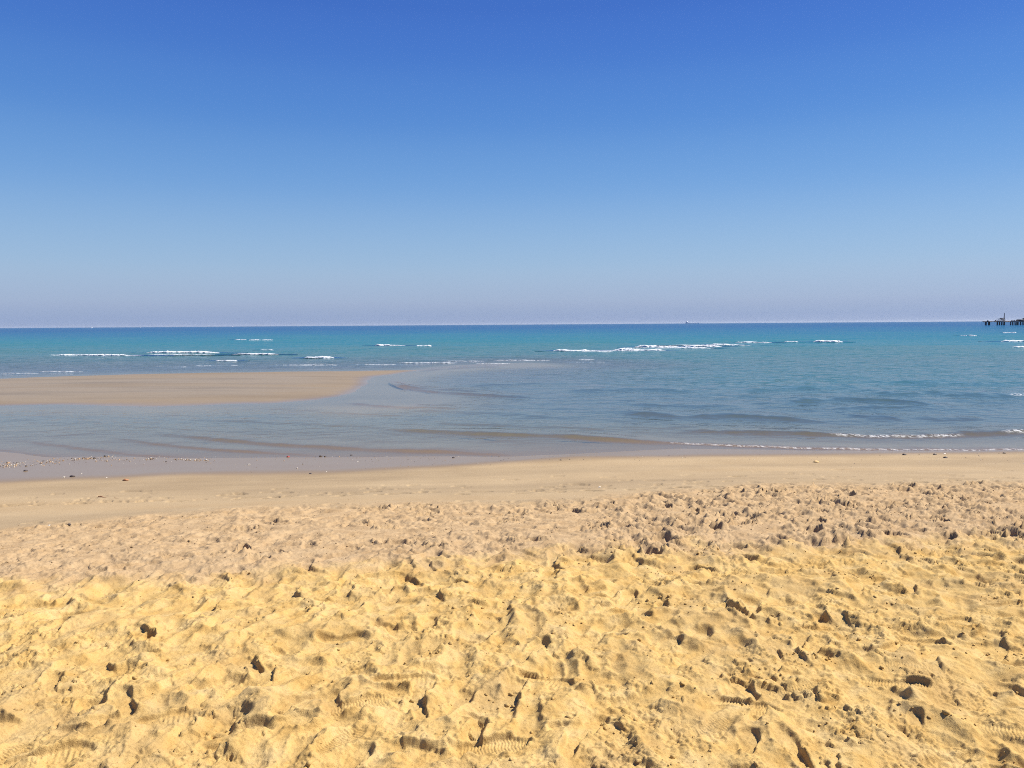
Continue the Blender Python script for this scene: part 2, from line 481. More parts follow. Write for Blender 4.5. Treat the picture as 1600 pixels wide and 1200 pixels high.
# ---------------------------------------------------------------- sand material
def sand_material():
    k = NT('sand')
    v = k.coord()
    n_big = k.noise(v, 0.9, 4.0)
    n_mid = k.noise(v, 7.0, 4.0)
    n_fine = k.noise(v, 260.0, 2.0, 0.7)
    film = k.attr('film')
    n_grain = k.noise(v, 900.0, 1.0, 0.7)
    dry = k.ramp(n_mid, [(0.30, (0.40, 0.247, 0.078)), (0.5, (0.453, 0.303, 0.112)), (0.72, (0.475, 0.340, 0.150))])
    grey = k.ramp(n_mid, [(0.30, (0.315, 0.212, 0.110)), (0.72, (0.405, 0.288, 0.160))])
    firm = k.ramp(n_big, [(0.3, (0.305, 0.223, 0.128)), (0.7, (0.352, 0.262, 0.153))])
    c = k.mix(k.attr('churn'), firm, grey)
    damp = k.n('MapRange', i_Value=k.noise(v, 2.3, 5.0, 0.62), i_From_Min=0.50, i_From_Max=0.66).outputs[0]
    dry = k.mix(k.math('MULTIPLY', damp, 0.55), dry, (0.335, 0.225, 0.098, 1))
    c = k.mix(k.attr('yellow'), c, dry)
    c = k.mix(k.attr('bar'), c, (0.203, 0.170, 0.134, 1))
    streak = k.ramp(k.noise(k.coord((0.10, 0.7, 1.0)), 1.0, 4.0, 0.6), [(0.32, (0.80, 0.80, 0.82)), (0.55, (1, 1, 1)), (0.68, (1.0, 0.97, 0.93))])
    c = k.mix(k.math('SUBTRACT', 1.0, k.attr('churn')), c, streak, 'MULTIPLY')
    c = k.mix(k.attr('wet'), c, (0.205, 0.146, 0.084, 1))
    sp = k.ramp(n_fine, [(0.25, (0.55, 0.50, 0.43)), (0.42, (0.95, 0.94, 0.92)), (0.5, (1, 1, 1)), (0.78, (1.0, 1.0, 1.0))])
    c = k.mix(0.9, c, sp, 'MULTIPLY')
    sp2 = k.ramp(k.noise(v, 95.0, 3.0, 0.65), [(0.30, (0.80, 0.76, 0.70)), (0.46, (1, 1, 1)), (0.7, (1, 1, 1))])
    c = k.mix(k.math('SUBTRACT', 0.9, k.math('MULTIPLY', film, 0.6)), c, sp2, 'MULTIPLY')
    rough = k.math('SUBTRACT', 0.92, k.math('MULTIPLY', film, 0.66))
    spec = k.math('ADD', 0.10, k.math('MULTIPLY', film, 0.13))
    h = k.math('ADD', k.math('MULTIPLY', n_fine, 0.0030), k.math('MULTIPLY', n_grain, 0.0006))
    h = k.math('ADD', h, k.math('MULTIPLY', k.noise(v, 70.0, 3.0), 0.004))
    st = k.math('SUBTRACT', 0.75, k.math('MULTIPLY', k.attr('wet'), 0.55))
    st = k.math('SUBTRACT', st, k.math('MULTIPLY', film, 0.19))
    bp = k.n('Bump', i_Height=h, i_Strength=st, i_Distance=1.0)
    b = k.n('BsdfPrincipled', i_Base_Color=c, i_Roughness=rough, i_Specular_IOR_Level=spec, i_Normal=bp.outputs[0])
    return k.out(b.outputs[0])
SAND = sand_material()
beach = link('beach', beach_mesh, SAND, kind='structure', smooth=True)

# the sand bar across the lagoon, and the sea bed beyond it: the same ground carried on
us2 = np.concatenate([-grow(UD, 30, 20)[::-1], np.linspace(-UD, UD, 420), grow(UD, 30, 20)])
ys_bar = np.concatenate([np.linspace(20.0, 50.0, 200, endpoint=False), np.linspace(50, 62, 20)])
# common edge with the beach keeps the finer columns
Xb, Yb = fan(us, np.concatenate([ys_bar]))
Xb, Yb = Xb[:, ::2], Yb[:, ::2]
Bb = base_z(Xb, Yb)
dry_bar = sstep(0.0, 0.10, Bb)
Zb = Bb + (0.022 * fbm(Xb * 0.2, Yb * 0.35, 3, 111) + 0.008 * fbm(Xb * 0.9, Yb * 2.2, 2, 112)) * sstep(-0.01, 0.05, Bb)
wetb = np.clip(sstep(0.15, 0.01, Zb + 0.05 * fbm(Xb * 0.15, Yb * 0.4, 3, 115)) + 0.5 * sstep(0.1, 0.4, fbm(Xb * 0.08, Yb * 0.35, 3, 116)), 0, 1)
filmb = sstep(0.05, 0.0, Zb)
zero = np.zeros_like(Zb)
link('sandbar', grid_mesh('sandbar', Xb, Yb, Zb, {'yellow': zero, 'wet': wetb * 0.42, 'film': filmb, 'churn': zero, 'bar': zero + sstep(24, 26, Yb)}), SAND,
     kind='structure', smooth=True)
ys_sea = np.concatenate([[62.0], grow(62, 40000, 60, 4)])
Xs, Ys = fan(us2, ys_sea)
Zs = base_z(Xs, Ys)
o1 = np.ones_like(Zs)
link('seabed', grid_mesh('seabed', Xs, Ys, Zs, {'yellow': o1 * 0, 'wet': o1, 'film': o1, 'churn': o1 * 0}), SAND, kind='structure', smooth=True)

# ---------------------------------------------------------------- the sea
usw = np.concatenate([-grow(0.86, 30, 20)[::-1], np.linspace(-0.86, 0.86, 860), grow(0.86, 30, 20)])
ysw = img_rows(0.0, 740, 530, 430)
ysw = np.concatenate([ysw, img_rows(0.0, 530, 508.6, 90)])
ysw = np.concatenate([ysw, ysw[-1] + (42000 - ysw[-1]) * np.linspace(0, 1, 30)[1:] ** 4])
Xw, Yw = fan(usw, ysw)
bed = base_z(Xw, Yw)
depth = np.clip(-bed, 0, 12)
depth = np.maximum(depth + sstep(50, 90, Yw) * (0.5 * fbm(Xw * 0.02, Yw * 0.012, 3, 125) + 0.3 * fbm(Xw * 0.06, Yw * 0.05, 2, 126)), 0.0)
W = np.zeros_like(bed)
foam = np.zeros_like(bed)
calm = sstep(0.01, 0.12, depth)
# small wind ripples travelling towards the beach
fade = np.clip(40.0 / np.maximum(Yw, 40), 0, 1)
W += calm * 0.048 * fbm(Xw * 0.6 + 0.1 * Yw, Yw * 0.9, 3, 131) * (0.25 + 0.75 * sstep(0.15, 0.6, depth))
far = sstep(38, 70, Yw)
W += far * 0.16 * fbm(Xw * 0.03, Yw * 0.11, 3, 141)
rip = []
def wave_line(pts, A, front=0.28, back=1.1, fo=0.0, f_rng=None, fw=0.10, seed=0):
    """a low wave with its steep side to the beach; fo = foam along the crest"""
    P = curve_xy(pts, 0.0)
    x0, x1 = P[0, 0], P[-1, 0]
    xt = np.linspace(x0 - 3, x1 + 3, 1200)
    yl = np.interp(Xw, xt, np.interp(xt, P[:, 0], P[:, 1]) + 0.10 * fbm(xt * 1.3, xt * 0 + seed + 0.4, 3, 151 + seed))
    ed = 0.12 * (x1 - x0) + 0.2
    env = sstep(x0 - ed * 0.3, x0 + ed, Xw) * sstep(x1 + ed * 0.3, x1 - ed, Xw)
    dyy = Yw - yl
    prof = np.where(dyy < 0, np.exp(-(dyy / front) ** 2), np.exp(-(dyy / back) ** 2))
    env = env * np.interp(Xw, xt, np.clip(0.8 + 0.6 * fbm(xt * 0.9, xt * 0 + 3.3 + seed, 3, 171 + seed), 0.25, 1.4))
    W[:] += 1.5 * A * env * prof
    if fo:
        a, b = f_rng if f_rng else (x0, x1)
        fenv = sstep(a - 0.05, a + 0.4, Xw) * sstep(b + 0.05, b - 0.4, Xw)
        foam[:] = np.maximum(foam, fo * fenv * np.exp(-((dyy + front * 0.55) / (0.62 * fw)) ** 2))
LN = [
    ([(-200, 700), (0, 703), (34, 706), (84, 713), (120, 716)], 0.012, 0.12, 0.5),
    ([(40, 688), (61, 691), (135, 701), (216, 711), (300, 714)], 0.016, 0.14, 0.6),
    ([(180, 684), (196, 686), (280, 698), (337, 703), (439, 708), (500, 712)], 0.016, 0.14, 0.6),
    ([(250, 677), (337, 686), (422, 694), (506, 698), (601, 703), (702, 706), (820, 713)], 0.030, 0.22, 0.8),
    ([(120, 660), (250, 668), (380, 676), (470, 681)], 0.010, 0.2, 0.8),
    ([(600, 670), (635, 672), (736, 677), (787, 680), (871, 682), (939, 687), (1023, 691), (1060, 693)], 0.045, 0.25, 0.9),
    ([(660, 661), (760, 664), (860, 668), (980, 672)], 0.025, 0.3, 1.0),
    ([(1060, 672), (1171, 676), (1229, 677), (1300, 680)], 0.055, 0.3, 1.0),
    ([(960, 646), (1060, 651), (1141, 651), (1212, 654), (1280, 657)], 0.060, 0.4, 1.3),
    ([(1222, 630), (1269, 626), (1323, 625), (1380, 628), (1460, 633)], 0.070, 0.5, 1.6),
    ([(1290, 640), (1380, 636), (1470, 639), (1560, 641)], 0.045, 0.5, 1.5),
    ([(1374, 615), (1448, 616)], 0.06, 0.6, 1.8), ([(1475, 618), (1545, 618)], 0.06, 0.6, 1.8),
    ([(1337, 652), (1414, 654)], 0.04, 0.4, 1.2), ([(1440, 655), (1540, 654)], 0.04, 0.4, 1.2),
    ([(1150, 610), (1250, 606), (1360, 604)], 0.05, 0.6, 1.8), ([(880, 612), (980, 608), (1080, 610)], 0.04, 0.6, 1.8),
    ([(700, 602), (800, 600), (900, 598)], 0.03, 0.6, 1.8), ([(1350, 597), (1450, 598), (1580, 600)], 0.07, 0.8, 2.4),
    ([(980, 632), (1060, 634), (1180, 634)], 0.035, 0.4, 1.3), ([(640, 640), (760, 645), (860, 650)], 0.025, 0.4, 1.2),
    ([(608, 594), (612, 600), (625, 605), (660, 608), (710, 611), (780, 615)], 0.05, 0.4, 1.2),
    ([(614, 600), (630, 607), (680, 613), (760, 618), (840, 622)], 0.040, 0.4, 1.1), ([(545, 629), (590, 634), (650, 637), (720, 640)], 0.032, 0.3, 0.9),
    ([(470, 641), (550, 646), (640, 650), (700, 654)], 0.018, 0.3, 0.9), ([(300, 655), (420, 660), (520, 664), (600, 667)], 0.016, 0.25, 0.9),
    ([(655, 580), (690, 577), (740, 574), (800, 573)], 0.05, 0.6, 1.8),
]
for i, (p, A, fr, bk) in enumerate(LN):
    wave_line(p, A, fr, bk, seed=i)
wl_ = lambda pts, A, fr, bk, fo, a, b, fw, s: wave_line(pts, A, fr, bk, fo, (at_z(a, pts[1][1])[0], at_z(b, pts[1][1])[0]), fw, s)
# the last little waves on the right break into lace
wl_([(1250, 678), (1293, 680), (1364, 682), (1465, 682), (1520, 680), (1600, 677), (1800, 674)], 0.050, 0.22, 0.9, 0.75, 1290, 1500, 0.15, 40)
wl_([(1480, 679), (1540, 677), (1600, 676), (1800, 674)], 0.03, 0.22, 0.9, 0.8, 1555, 1800, 0.16, 41)
wl_([(1000, 690), (1060, 693), (1161, 697), (1262, 700), (1364, 702), (1499, 703), (1600, 702), (1800, 701)], 0.022, 0.14, 0.5, 0.55, 1035, 1900, 0.10, 42)
wl_([(1540, 619), (1566, 619), (1600, 619), (1700, 619)], 0.07, 0.5, 1.8, 0.75, 1566, 1750, 0.3, 43)
W *= sstep(-0.05, 0.04, depth)
ruf = 0.33 + 0.67 * np.clip(sstep(0.15, 0.8, depth) + sstep(30, 45, Yw) * sstep(0.05, 0.3, depth), 0, 1)
water_mesh = grid_mesh('sea', Xw, Yw, W, {'depth': depth, 'foam': foam, 'calm': calm * ruf, 'dist': Yw})

def water_material():
    k = NT('sea_water')
    d = k.attr('depth')
    v = k.coord()
    # light leaving the water itself: sandy and clear when shallow, turquoise, then deep blue far out
    body = k.ramp(k.math('DIVIDE', d, 7.0), [(0.0, (0.31, 0.26, 0.12)), (0.010, (0.25, 0.22, 0.115)), (0.028, (0.125, 0.165, 0.170)), (0.10, (0.045, 0.158, 0.160)), (0.22, (0.018, 0.138, 0.178)),
                                              (0.45, (0.010, 0.098, 0.180)), (0.75, (0.009, 0.082, 0.178)), (1.0, (0.008, 0.072, 0.175))])
    opac = k.math('SUBTRACT', 1.0, k.math('POWER', 2.718, k.math('MULTIPLY', d, -1.5)))
    scat = k.n('BsdfDiffuse', i_Color=body)
    tint = k.mix(k.math('DIVIDE', d, 0.26, clamp=True), (0.97, 0.97, 0.95, 1), (0.60, 0.78, 0.90, 1))
    clear = k.n('BsdfTransparent', i_Color=tint)
    under = k.n('MixShader', i_Fac=opac)
    k.set(under.inputs[1], clear.outputs[0]); k.set(under.inputs[2], scat.outputs[0])
    # ripples
    v1 = k.coord((0.75, 1.0, 1.0))
    n1 = k.noise(v1, 3.6, 3.0, 0.6)
    n2 = k.noise(k.coord((0.7, 1.0, 1.0)), 1.0, 3.0, 0.55)
    n3 = k.noise(k.coord((0.5, 1.0, 1.0)), 0.28, 4.0, 0.6)
    far = k.n('MapRange', i_Value=k.attr('dist'), i_From_Min=30.0, i_From_Max=120.0).outputs[0]
    h = k.math('ADD', k.math('MULTIPLY', n1, 0.030), k.math('MULTIPLY', n2, 0.17))
    h = k.math('ADD', h, k.math('MULTIPLY', k.math('MULTIPLY', n3, far), 0.6))
    st = k.math('ADD', 0.05, k.math('MULTIPLY', k.attr('calm'), 0.95))
    bp = k.n('Bump', i_Height=h, i_Strength=st, i_Distance=1.0)
    fr = k.n('Fresnel', i_IOR=1.333, i_Normal=bp.outputs[0])
    gl = k.n('BsdfGlossy', i_Roughness=0.06, i_Normal=bp.outputs[0])
    surf = k.n('MixShader', i_Fac=k.math('MULTIPLY', fr.outputs[0], k.math('SUBTRACT', 1.0, k.math('MULTIPLY', far, 0.50))))
    k.set(surf.inputs[1], under.outputs[0]); k.set(surf.inputs[2], gl.outputs[0])
    # foam lace
    fn = k.noise(k.coord((1.0, 0.6, 1)), 11.0, 4.0, 0.75)
    ff = k.math('MULTIPLY', k.attr('foam'), k.n('MapRange', i_Value=fn, i_From_Min=0.46, i_From_Max=0.60).outputs[0], clamp=True)
    fd = k.n('BsdfDiffuse', i_Color=(0.66, 0.66, 0.64, 1))
    allm = k.n('MixShader', i_Fac=ff)
    k.set(allm.inputs[1], surf.outputs[0]); k.set(allm.inputs[2], fd.outputs[0])
    return k.out(allm.outputs[0])
WATER = water_material()
sea = link('sea', water_mesh, WATER, kind='structure', smooth=True)

# ---------------------------------------------------------------- breaking waves: white crests that roll over the bar
FOAM = plain('foam', (0.55, 0.57, 0.58), 0.9, 0.10, 2.0)
def breaker(x0, x1, yc, th, label=None, seed=0, slope=0.0):
    """white water between two photo columns: a tumbling crest, lumpy, thinner at its ends"""
    r = np.random.default_rng(seed + 900)
    a = at_z(x0, yc + th / 2 - slope * (x1 - x0) / 2, 0.0); b = at_z(x1, yc + th / 2 + slope * (x1 - x0) / 2, 0.0)
    L = np.hypot(*(b - a)[:2]); D = (a[1] + b[1]) / 2
    hgt = 0.72 * th / F_PX * D
    n = int(np.clip(L / (0.35 * hgt + 0.05), 14, 120))
    m = 9
    t = np.linspace(0, 1, n)
    cx = a[0] + (b[0] - a[0]) * t
    cyy = a[1] + (b[1] - a[1]) * t + hgt * 1.2 * gnoise(t * L / (hgt * 14) + seed, t * 0 + seed, 5)
    env = np.clip(np.minimum(t * 7, (1 - t) * 5), 0, 1) ** 1.1
    env = env * np.clip(0.82 + 0.6 * fbm(t * L / (hgt * 12) + 3.1 * seed, t * 0 + 0.5, 3, 7), 0.42, 1.2)
    ph = np.linspace(0, math.pi, m)
    V = np.zeros((n, m, 3))
    rr = hgt * env[:, None] * (1 + 0.14 * r.standard_normal((n, m)))
    V[:, :, 0] = cx[:, None] + 0.15 * hgt * r.standard_normal((n, m))
    V[:, :, 1] = cyy[:, None] - np.cos(ph)[None, :] * rr * np.where(np.cos(ph) > 0, 2.2, 1.6)[None, :]
    V[:, :, 2] = np.sin(ph)[None, :] ** 0.8 * rr - 0.05 * hgt
    me = mesh_arrays('breaking_wave', V.reshape(-1, 3), grid_faces(n, m)[:, ::-1])
    o = link('breaking_wave', me, FOAM, parent=sea, label=label, smooth=True)
    return o
BRK = [(875, 1010, 548.2, 1.5), (960, 1118, 543.8, 1.9), (1040, 1180, 539.2, 1.3), (225, 347, 549.7, 4.0), (62, 226, 554.6, 2.8), (226, 340, 554.4, 1.3), (361, 438, 552.6, 2.6), (406, 429, 546.6, 1.4), (385, 433, 531.2, 2.6),
       (366, 386, 530.6, 1.2), (336, 373, 563.0, 2.2), (474, 524, 557.6, 4.2), (584, 634, 538.7, 3.4), (649, 676, 539.4, 4.0),
       (863, 927, 546.6, 4.2), (905, 962, 549.2, 1.8), (955, 1042, 546.0, 4.0), (990, 1064, 540.6, 4.2), (1020, 1112, 543.0, 2.2), (1060, 1130, 540.6, 2.6),
       (1108, 1156, 537.8, 2.4), (1146, 1207, 534.2, 3.0), (1225, 1249, 533.6, 2.0), (1270, 1319, 533.0, 3.2),
       (1500, 1511, 524.0, 1.4), (1513, 1527, 524.0, 2.2), (1565, 1589, 519.2, 2.6), (1560, 1640, 532.6, 3.2), (1576, 1660, 541.6, 3.6)]
def swell(x0, x1, yc, th, seed):
    """the raised green back of a wave, wider than its white crest"""
    w = x1 - x0
    a = at_z(x0 - 0.25 * w - 6, yc + th / 2, 0.0); b = at_z(x1 + 0.25 * w + 6, yc + th / 2, 0.0)
    D = (a[1] + b[1]) / 2
    hgt = 0.28 * th / F_PX * D
    n, m = 60, 13
    t = np.linspace(0, 1, n)[:, None]
    v = np.linspace(-1, 1, m)[None, :]
    env = np.sin(math.pi * t) ** 0.7 * np.clip(0.8 + 0.5 * gnoise(t * 6 + seed, t * 0 + 0.3, 9), 0.2, 1.2)
    prof = np.where(v < 0, np.clip(1 + v, 0, 1) ** 1.6, np.clip(1 - v, 0, 1) ** 1.3)
    Xr = a[0] + (b[0] - a[0]) * t + 0 * v
    Yr = a[1] + (b[1] - a[1]) * t + np.where(v < 0, v * hgt * 3.0, v * hgt * 9.0) + hgt * 2.5
    Zr = env * prof * hgt + 0.012 - 0.05 * (np.abs(v) > 0.99)
    o = np.ones_like(Zr)
    dp = o * 0.8
    me = grid_mesh('swell', Xr, Yr, Zr, {'depth': dp, 'foam': o * 0, 'calm': o * 0.8, 'dist': Yr})
    link('swell', me, WATER, parent=sea, smooth=True)
for i, (x0, x1, yy, th) in enumerate(BRK):
    swell(x0, x1, yy - 0.3, th, i)
    breaker(x0, x1, yy - 0.3, th, 'white breaking wave crest on the sea', i)
THIN = [(0, 62, 583.0, 1.2), (60, 132, 580.2, 1.4), (272, 300, 573.4, 1.4), (296, 388, 571.4, 1.4), (412, 545, 570.4, 1.5), (545, 640, 569.4, 1.1),
        (620, 720, 566.8, 1.3), (690, 760, 564.2, 1.2), (770, 866, 562.8, 1.5), (740, 800, 568.0, 0.9), (904, 930, 561.4, 1.5), (880, 960, 566.0, 0.9)]
for i, (x0, x1, yy, th) in enumerate(THIN):
    breaker(x0, x1, yy - 0.2, th * 0.75, 'thin line of white foam washing over the sandbar', 100 + i)

# ---------------------------------------------------------------- small shapes
def ico(sub=1):
    import bmesh
    bm = bmesh.new(); bmesh.ops.create_icosphere(bm, subdivisions=sub, radius=1.0)
    v = np.array([p.co[:] for p in bm.verts]); f = np.array([[q.index for q in p.verts] for p in bm.faces])
    bm.free()
    return v, f
ICO1, ICO2 = ico(1), ico(2)

def rot_rand(r):
    a, b, c = r.uniform(0, 6.28, 3)
    return np.array(Matrix.Rotation(a, 3, 'Z') @ Matrix.Rotation(b, 3, 'X') @ Matrix.Rotation(c, 3, 'Y'))

def lumps(name, pts, sizes, flat, r, sub=ICO1):
    v0, f0 = sub
    pts, sizes = np.asarray(pts, float), np.asarray(sizes, float)
    n, m = len(pts), len(v0)
    v = v0[None] * (1 + 0.28 * r.standard_normal((n, m, 1))) * np.stack([np.ones(n), r.uniform(0.6, 1, n), r.uniform(0.55, 0.95, n)], 1)[:, None, :]
    rots = np.array([rot_rand(r) for _ in range(64)])[r.integers(0, 64, n)]
    v = np.einsum('nij,nmj->nmi', rots, v) * sizes[:, None, None]
    v[:, :, 2] *= flat
    v += pts[:, None, :]
    f = f0[None] + (np.arange(n) * m)[:, None, None]
    return mesh_arrays(name, v.reshape(-1, 3), f.reshape(-1, f0.shape[1]))

# crumbs of damp sand thrown up by the footsteps
r = np.random.default_rng(5)
N = 34000
yy = np.sqrt(r.uniform(1.9 ** 2, 9.2 ** 2, N)); xx = r.uniform(-0.84, 0.84, N) * np.maximum(yy, 2)
dens = sstep(0.02, 0.32, fbm(xx * 2.6 + 3, yy * 2.6, 3, 61)) * (0.25 + 0.6 * sstep(-0.5, 0.5, xx / yy * 1.6)) + 0.06
dens *= np.where(yy < cy(C1, xx) + 0.1, 1, 0.02) * np.where(yy > cy(C0, xx), 1.3, 1)
keep = r.random(N) < dens * 0.8
xx, yy = xx[keep], yy[keep]
sz = np.clip(r.lognormal(math.log(0.0046), 0.55, len(xx)), 0.0018, 0.014) * (1.12 - 0.045 * yy)
zz = surf_z(xx, yy) + sz * 0.25
cm = lumps('sand_crumbs', np.stack([xx, yy, zz], 1), sz, 0.85, r)
for nm, val in (('yellow', sstep(0.16, -0.16, yy - cy(C0, xx))), ('wet', xx * 0 + 0.06), ('film', xx * 0), ('churn', xx * 0 + 1)):
    at = cm.attributes.new(nm, 'FLOAT', 'POINT')
    at.data.foreach_set('value', np.repeat(val, len(ICO1[0])).astype(np.float32))
link('sand_crumbs', cm, SAND, kind='stuff', label='loose crumbs and clods of damp sand among the footprints', cat='sand')

# broken shells and pebbles washed up along the water's edge
SHELL_COL = {'white': plain('shell_white', (0.50, 0.45, 0.37), 0.5, 0.1, 60), 'tan': plain('shell_tan', (0.36, 0.23, 0.12), 0.6, 0.25, 60),
             'dark': plain('stone_dark', (0.055, 0.04, 0.035), 0.6, 0.3, 60), 'rust': plain('stone_rust', (0.30, 0.13, 0.05), 0.7, 0.3, 60),
             'red': plain('plastic_red', (0.33, 0.045, 0.03), 0.4, 0.1, 30), 'ochre': plain('stone_ochre', (0.55, 0.36, 0.14), 0.7, 0.2, 60)}
def beach_point(px, py):
    """where the sight line through a pixel meets the sloping sand"""
    d = ray(px, py)
    t = np.linspace(6, 30, 4000)
    P = np.array([0, 0, CAM_H])[None] + d[None] * t[:, None]
    hz = surf_z(P[:, 0], P[:, 1])
    i = int(np.argmax(P[:, 2] < np.maximum(hz, 0)))
    return np.array([P[i, 0], P[i, 1], hz[i]])
r = np.random.default_rng(8)
sets = {'white': ([], []), 'tan': ([], []), 'dark': ([], [])}
def scatter(px, py, s, kind):
    p = beach_point(px, py)
    s = s / F_PX * math.hypot(p[0], p[1]) / 2
    p[2] += s * 0.15
    sets[kind][0].append(p); sets[kind][1].append(s)
clumps = [(r.uniform(-30, 330), r.normal(0, 2.0), r.uniform(4, 16), r.uniform(0.6, 1.6)) for _ in range(26)]
for i in range(620):
    cx_, dy_, sx_, sy_ = clumps[int(r.integers(len(clumps)))]
    px = cx_ + r.normal(0, sx_)
    line = 721.5 + 3.0 * math.sin(px * 0.021 + 1.0) - 0.017 * px
    scatter(px, line + dy_ + r.normal(0, sy_), r.lognormal(math.log(1.25), 0.5), str(r.choice(['white', 'tan', 'tan', 'dark', 'dark'])))
for i in range(190):
    px = r.uniform(-40, 720)
    scatter(px, 716 + abs(r.normal(0, 9)) - px * 0.008, r.lognormal(math.log(1.2), 0.4), str(r.choice(['white', 'tan', 'dark'])))
for i in range(170):
    px = r.uniform(560, 1640)
    scatter(px, 713 + abs(r.normal(0, 10)) - (px - 700) * 0.006, r.lognormal(math.log(1.2), 0.4), str(r.choice(['white', 'dark', 'dark', 'tan'])))
LB = {'white': 'scattered broken white shells along the wet edge', 'tan': 'scattered tan shell bits along the wet edge',
      'dark': 'scattered small dark pebbles along the wet edge'}
for kd, (ps, ss) in sets.items():
    link('shell_fragments' if kd != 'dark' else 'pebbles', lumps('fragments_' + kd, ps, ss, 0.6, r), SHELL_COL[kd], kind='stuff', label=LB[kd],
         cat='shells' if kd != 'dark' else 'pebbles')

def shell_mesh(name, s, r):
    """a ribbed half shell, hinge at the back"""
    V, F = [], []
    n, m = 13, 6
    for i in range(n):
        a = -1.25 + 2.5 * i / (n - 1)
        for j in range(m):
            q = j / (m - 1)
            rib = 1 + (0.05 if i % 2 else -0.02) * q
            V.append((math.sin(a) * q * rib * s, (math.cos(a) * q * rib - 0.45) * s, (0.42 * math.sin(math.pi * min(q * 0.9 + .06, 1)) * rib * math.cos(a * .8)) * s))
    for i in range(n - 1):
        for j in range(m - 1):
            q = i * m + j
            F.append((q, q + m, q + m + 1, q + 1))
    return mesh_arrays(name, np.array(V), np.array(F))

def single(name, px, py, size, kind, label, cat, shape='stone', ang=0.0):
    p = beach_point(px, py)
    s = size / F_PX * math.hypot(p[0], p[1]) / 2
    rr = np.random.default_rng(int(px * 7 + py))
    if shape == 'shell':
        me = shell_mesh(name, s, rr)
    elif shape == 'twig':
        n, m = 14, 6
        t = np.linspace(-1, 1, n)
        bend = 0.10 * np.sin(t * 3 + px)
        V = np.zeros((n, m, 3))
        for j in range(m):
            a = 2 * math.pi * j / m
            rad = 0.055 * (1.15 - 0.5 * t) * (1 + 0.15 * rr.standard_normal(n))
            V[:, j] = np.stack([t, bend + np.cos(a) * rad, np.sin(a) * rad + 0.05], 1)
        idx = np.arange(n * m).reshape(n, m)
        f = np.stack([idx[:-1], np.roll(idx, -1, 1)[:-1], np.roll(idx, -1, 1)[1:], idx[1:]], -1).reshape(-1, 4)
        me = mesh_arrays(name, V.reshape(-1, 3) * s, f)
    else:
        v = ICO2[0] * (1 + 0.11 * rr.standard_normal((len(ICO2[0]), 1)))
        v = (v * np.array([1, 0.75, 0.5])) * s
        me = mesh_arrays(name, v, ICO2[1])
    o = link(name, me, SHELL_COL[kind], label=label, cat=cat, smooth=True)
    o.location = (p[0], p[1], p[2] + (0.18 * s if shape == 'stone' else 0.0))
    o.rotation_euler = (0, 0, ang)
    return o
for a in [('plastic_scrap', 450, 714, 5.0, 'red', 'small red scrap lying among the shells at the water line', 'litter', 'stone', 0.3),
          ('stone', 501, 713, 5, 'dark', 'dark stone just right of the red scrap at the water line', 'stone', 'stone', 0.2),
          ('stone', 508, 713.5, 4, 'dark', 'smaller dark stone touching a white shell right of the red scrap', 'stone', 'stone', 0.9),
          ('shell', 559, 721.5, 4.5, 'white', 'white shell alone on wet sand right of the red scrap', 'shell', 'shell', 0.4),
          ('stone', 549, 711, 4.5, 'dark', 'dark stone in the shallow wash below the golden ripple', 'stone', 'stone', 0.6),
          ('shell', 510, 737.5, 4, 'white', 'white shell at the landward edge of the wet sheen', 'shell', 'shell', 1.4),
          ('stone', 485.5, 740.5, 4.5, 'dark', 'dark pebble where wet sand turns dry below the red scrap', 'stone', 'stone', 0.1),
          ('stone', 113, 745, 6.5, 'dark', 'dark flat stone on the wet sheen below the shell band', 'stone', 'stone', 0.0),
          ('shell', 127.5, 740, 4, 'white', 'white shell just above the dark flat stone on the sheen', 'shell', 'shell', 2.0),
          ('shell', 166.5, 746.5, 4, 'white', 'white shell between dark flat stone and rusty lump', 'shell', 'shell', 0.7),
          ('shell', 100, 746, 5.5, 'white', 'wide white shell left of the dark flat stone', 'shell', 'shell', 1.1),
          ('stone', 196.5, 751, 8.5, 'rust', 'rust brown lump at the edge of the wet sand on the left', 'stone', 'stone', 0.0),
          ('stone', 40, 736, 5, 'dark', 'dark pebble near the left border below the shell band', 'stone', 'stone', 0.5),
          ('shell', 28, 724.5, 5.5, 'white', 'bright white shell at the left end of the shell band', 'shell', 'shell', 0.5),
          ('shell', 389, 726, 6, 'white', 'pale shell on the sheen left of the red scrap', 'shell', 'shell', 0.2),
          ('stone', 1275, 722.5, 8, 'ochre', 'ochre yellow stone on smooth sand right of the middle', 'stone', 'stone', 0.0),
          ('stone', 1413, 711, 6, 'dark', 'dark stone with pale side at the swash edge on the right', 'stone', 'stone', 0.0),
          ('stone', 1460.5, 710.5, 5.5, 'dark', 'dark stone left of the white shell at the swash edge', 'stone', 'stone', 0.4),
          ('shell', 1476, 709.5, 5.5, 'white', 'white shell between dark stones at the swash edge right', 'shell', 'shell', 0.4),
          ('stone', 1477, 715.5, 6, 'dark', 'flat dark stone on damp sand below the white shell right', 'stone', 'stone', 0.0),
          ('stone', 1569, 708.5, 4.5, 'dark', 'dark stone at the swash edge nearest the right border', 'stone', 'stone', 0.0),
          ('shell', 937, 761.5, 7.5, 'white', 'large white shell on smooth sand near the churned edge', 'shell', 'shell', 1.0),
          ('twig', 160, 777, 18, 'rust', 'longer brown twig lying on the smooth sand at left', 'twig', 'twig', -0.5),
          ('twig', 182, 778.5, 9, 'rust', 'short brown twig beside the longer one at left', 'twig', 'twig', -0.5),
          ('shell', 77, 821.5, 6, 'white', 'white shell at the left where churned sand begins', 'shell', 'shell', 1.0),
          ('stone', 108, 821, 6, 'dark', 'dark pebble beside the white shell where churned sand begins', 'stone', 'stone', 0.2)]:
    single(*a)

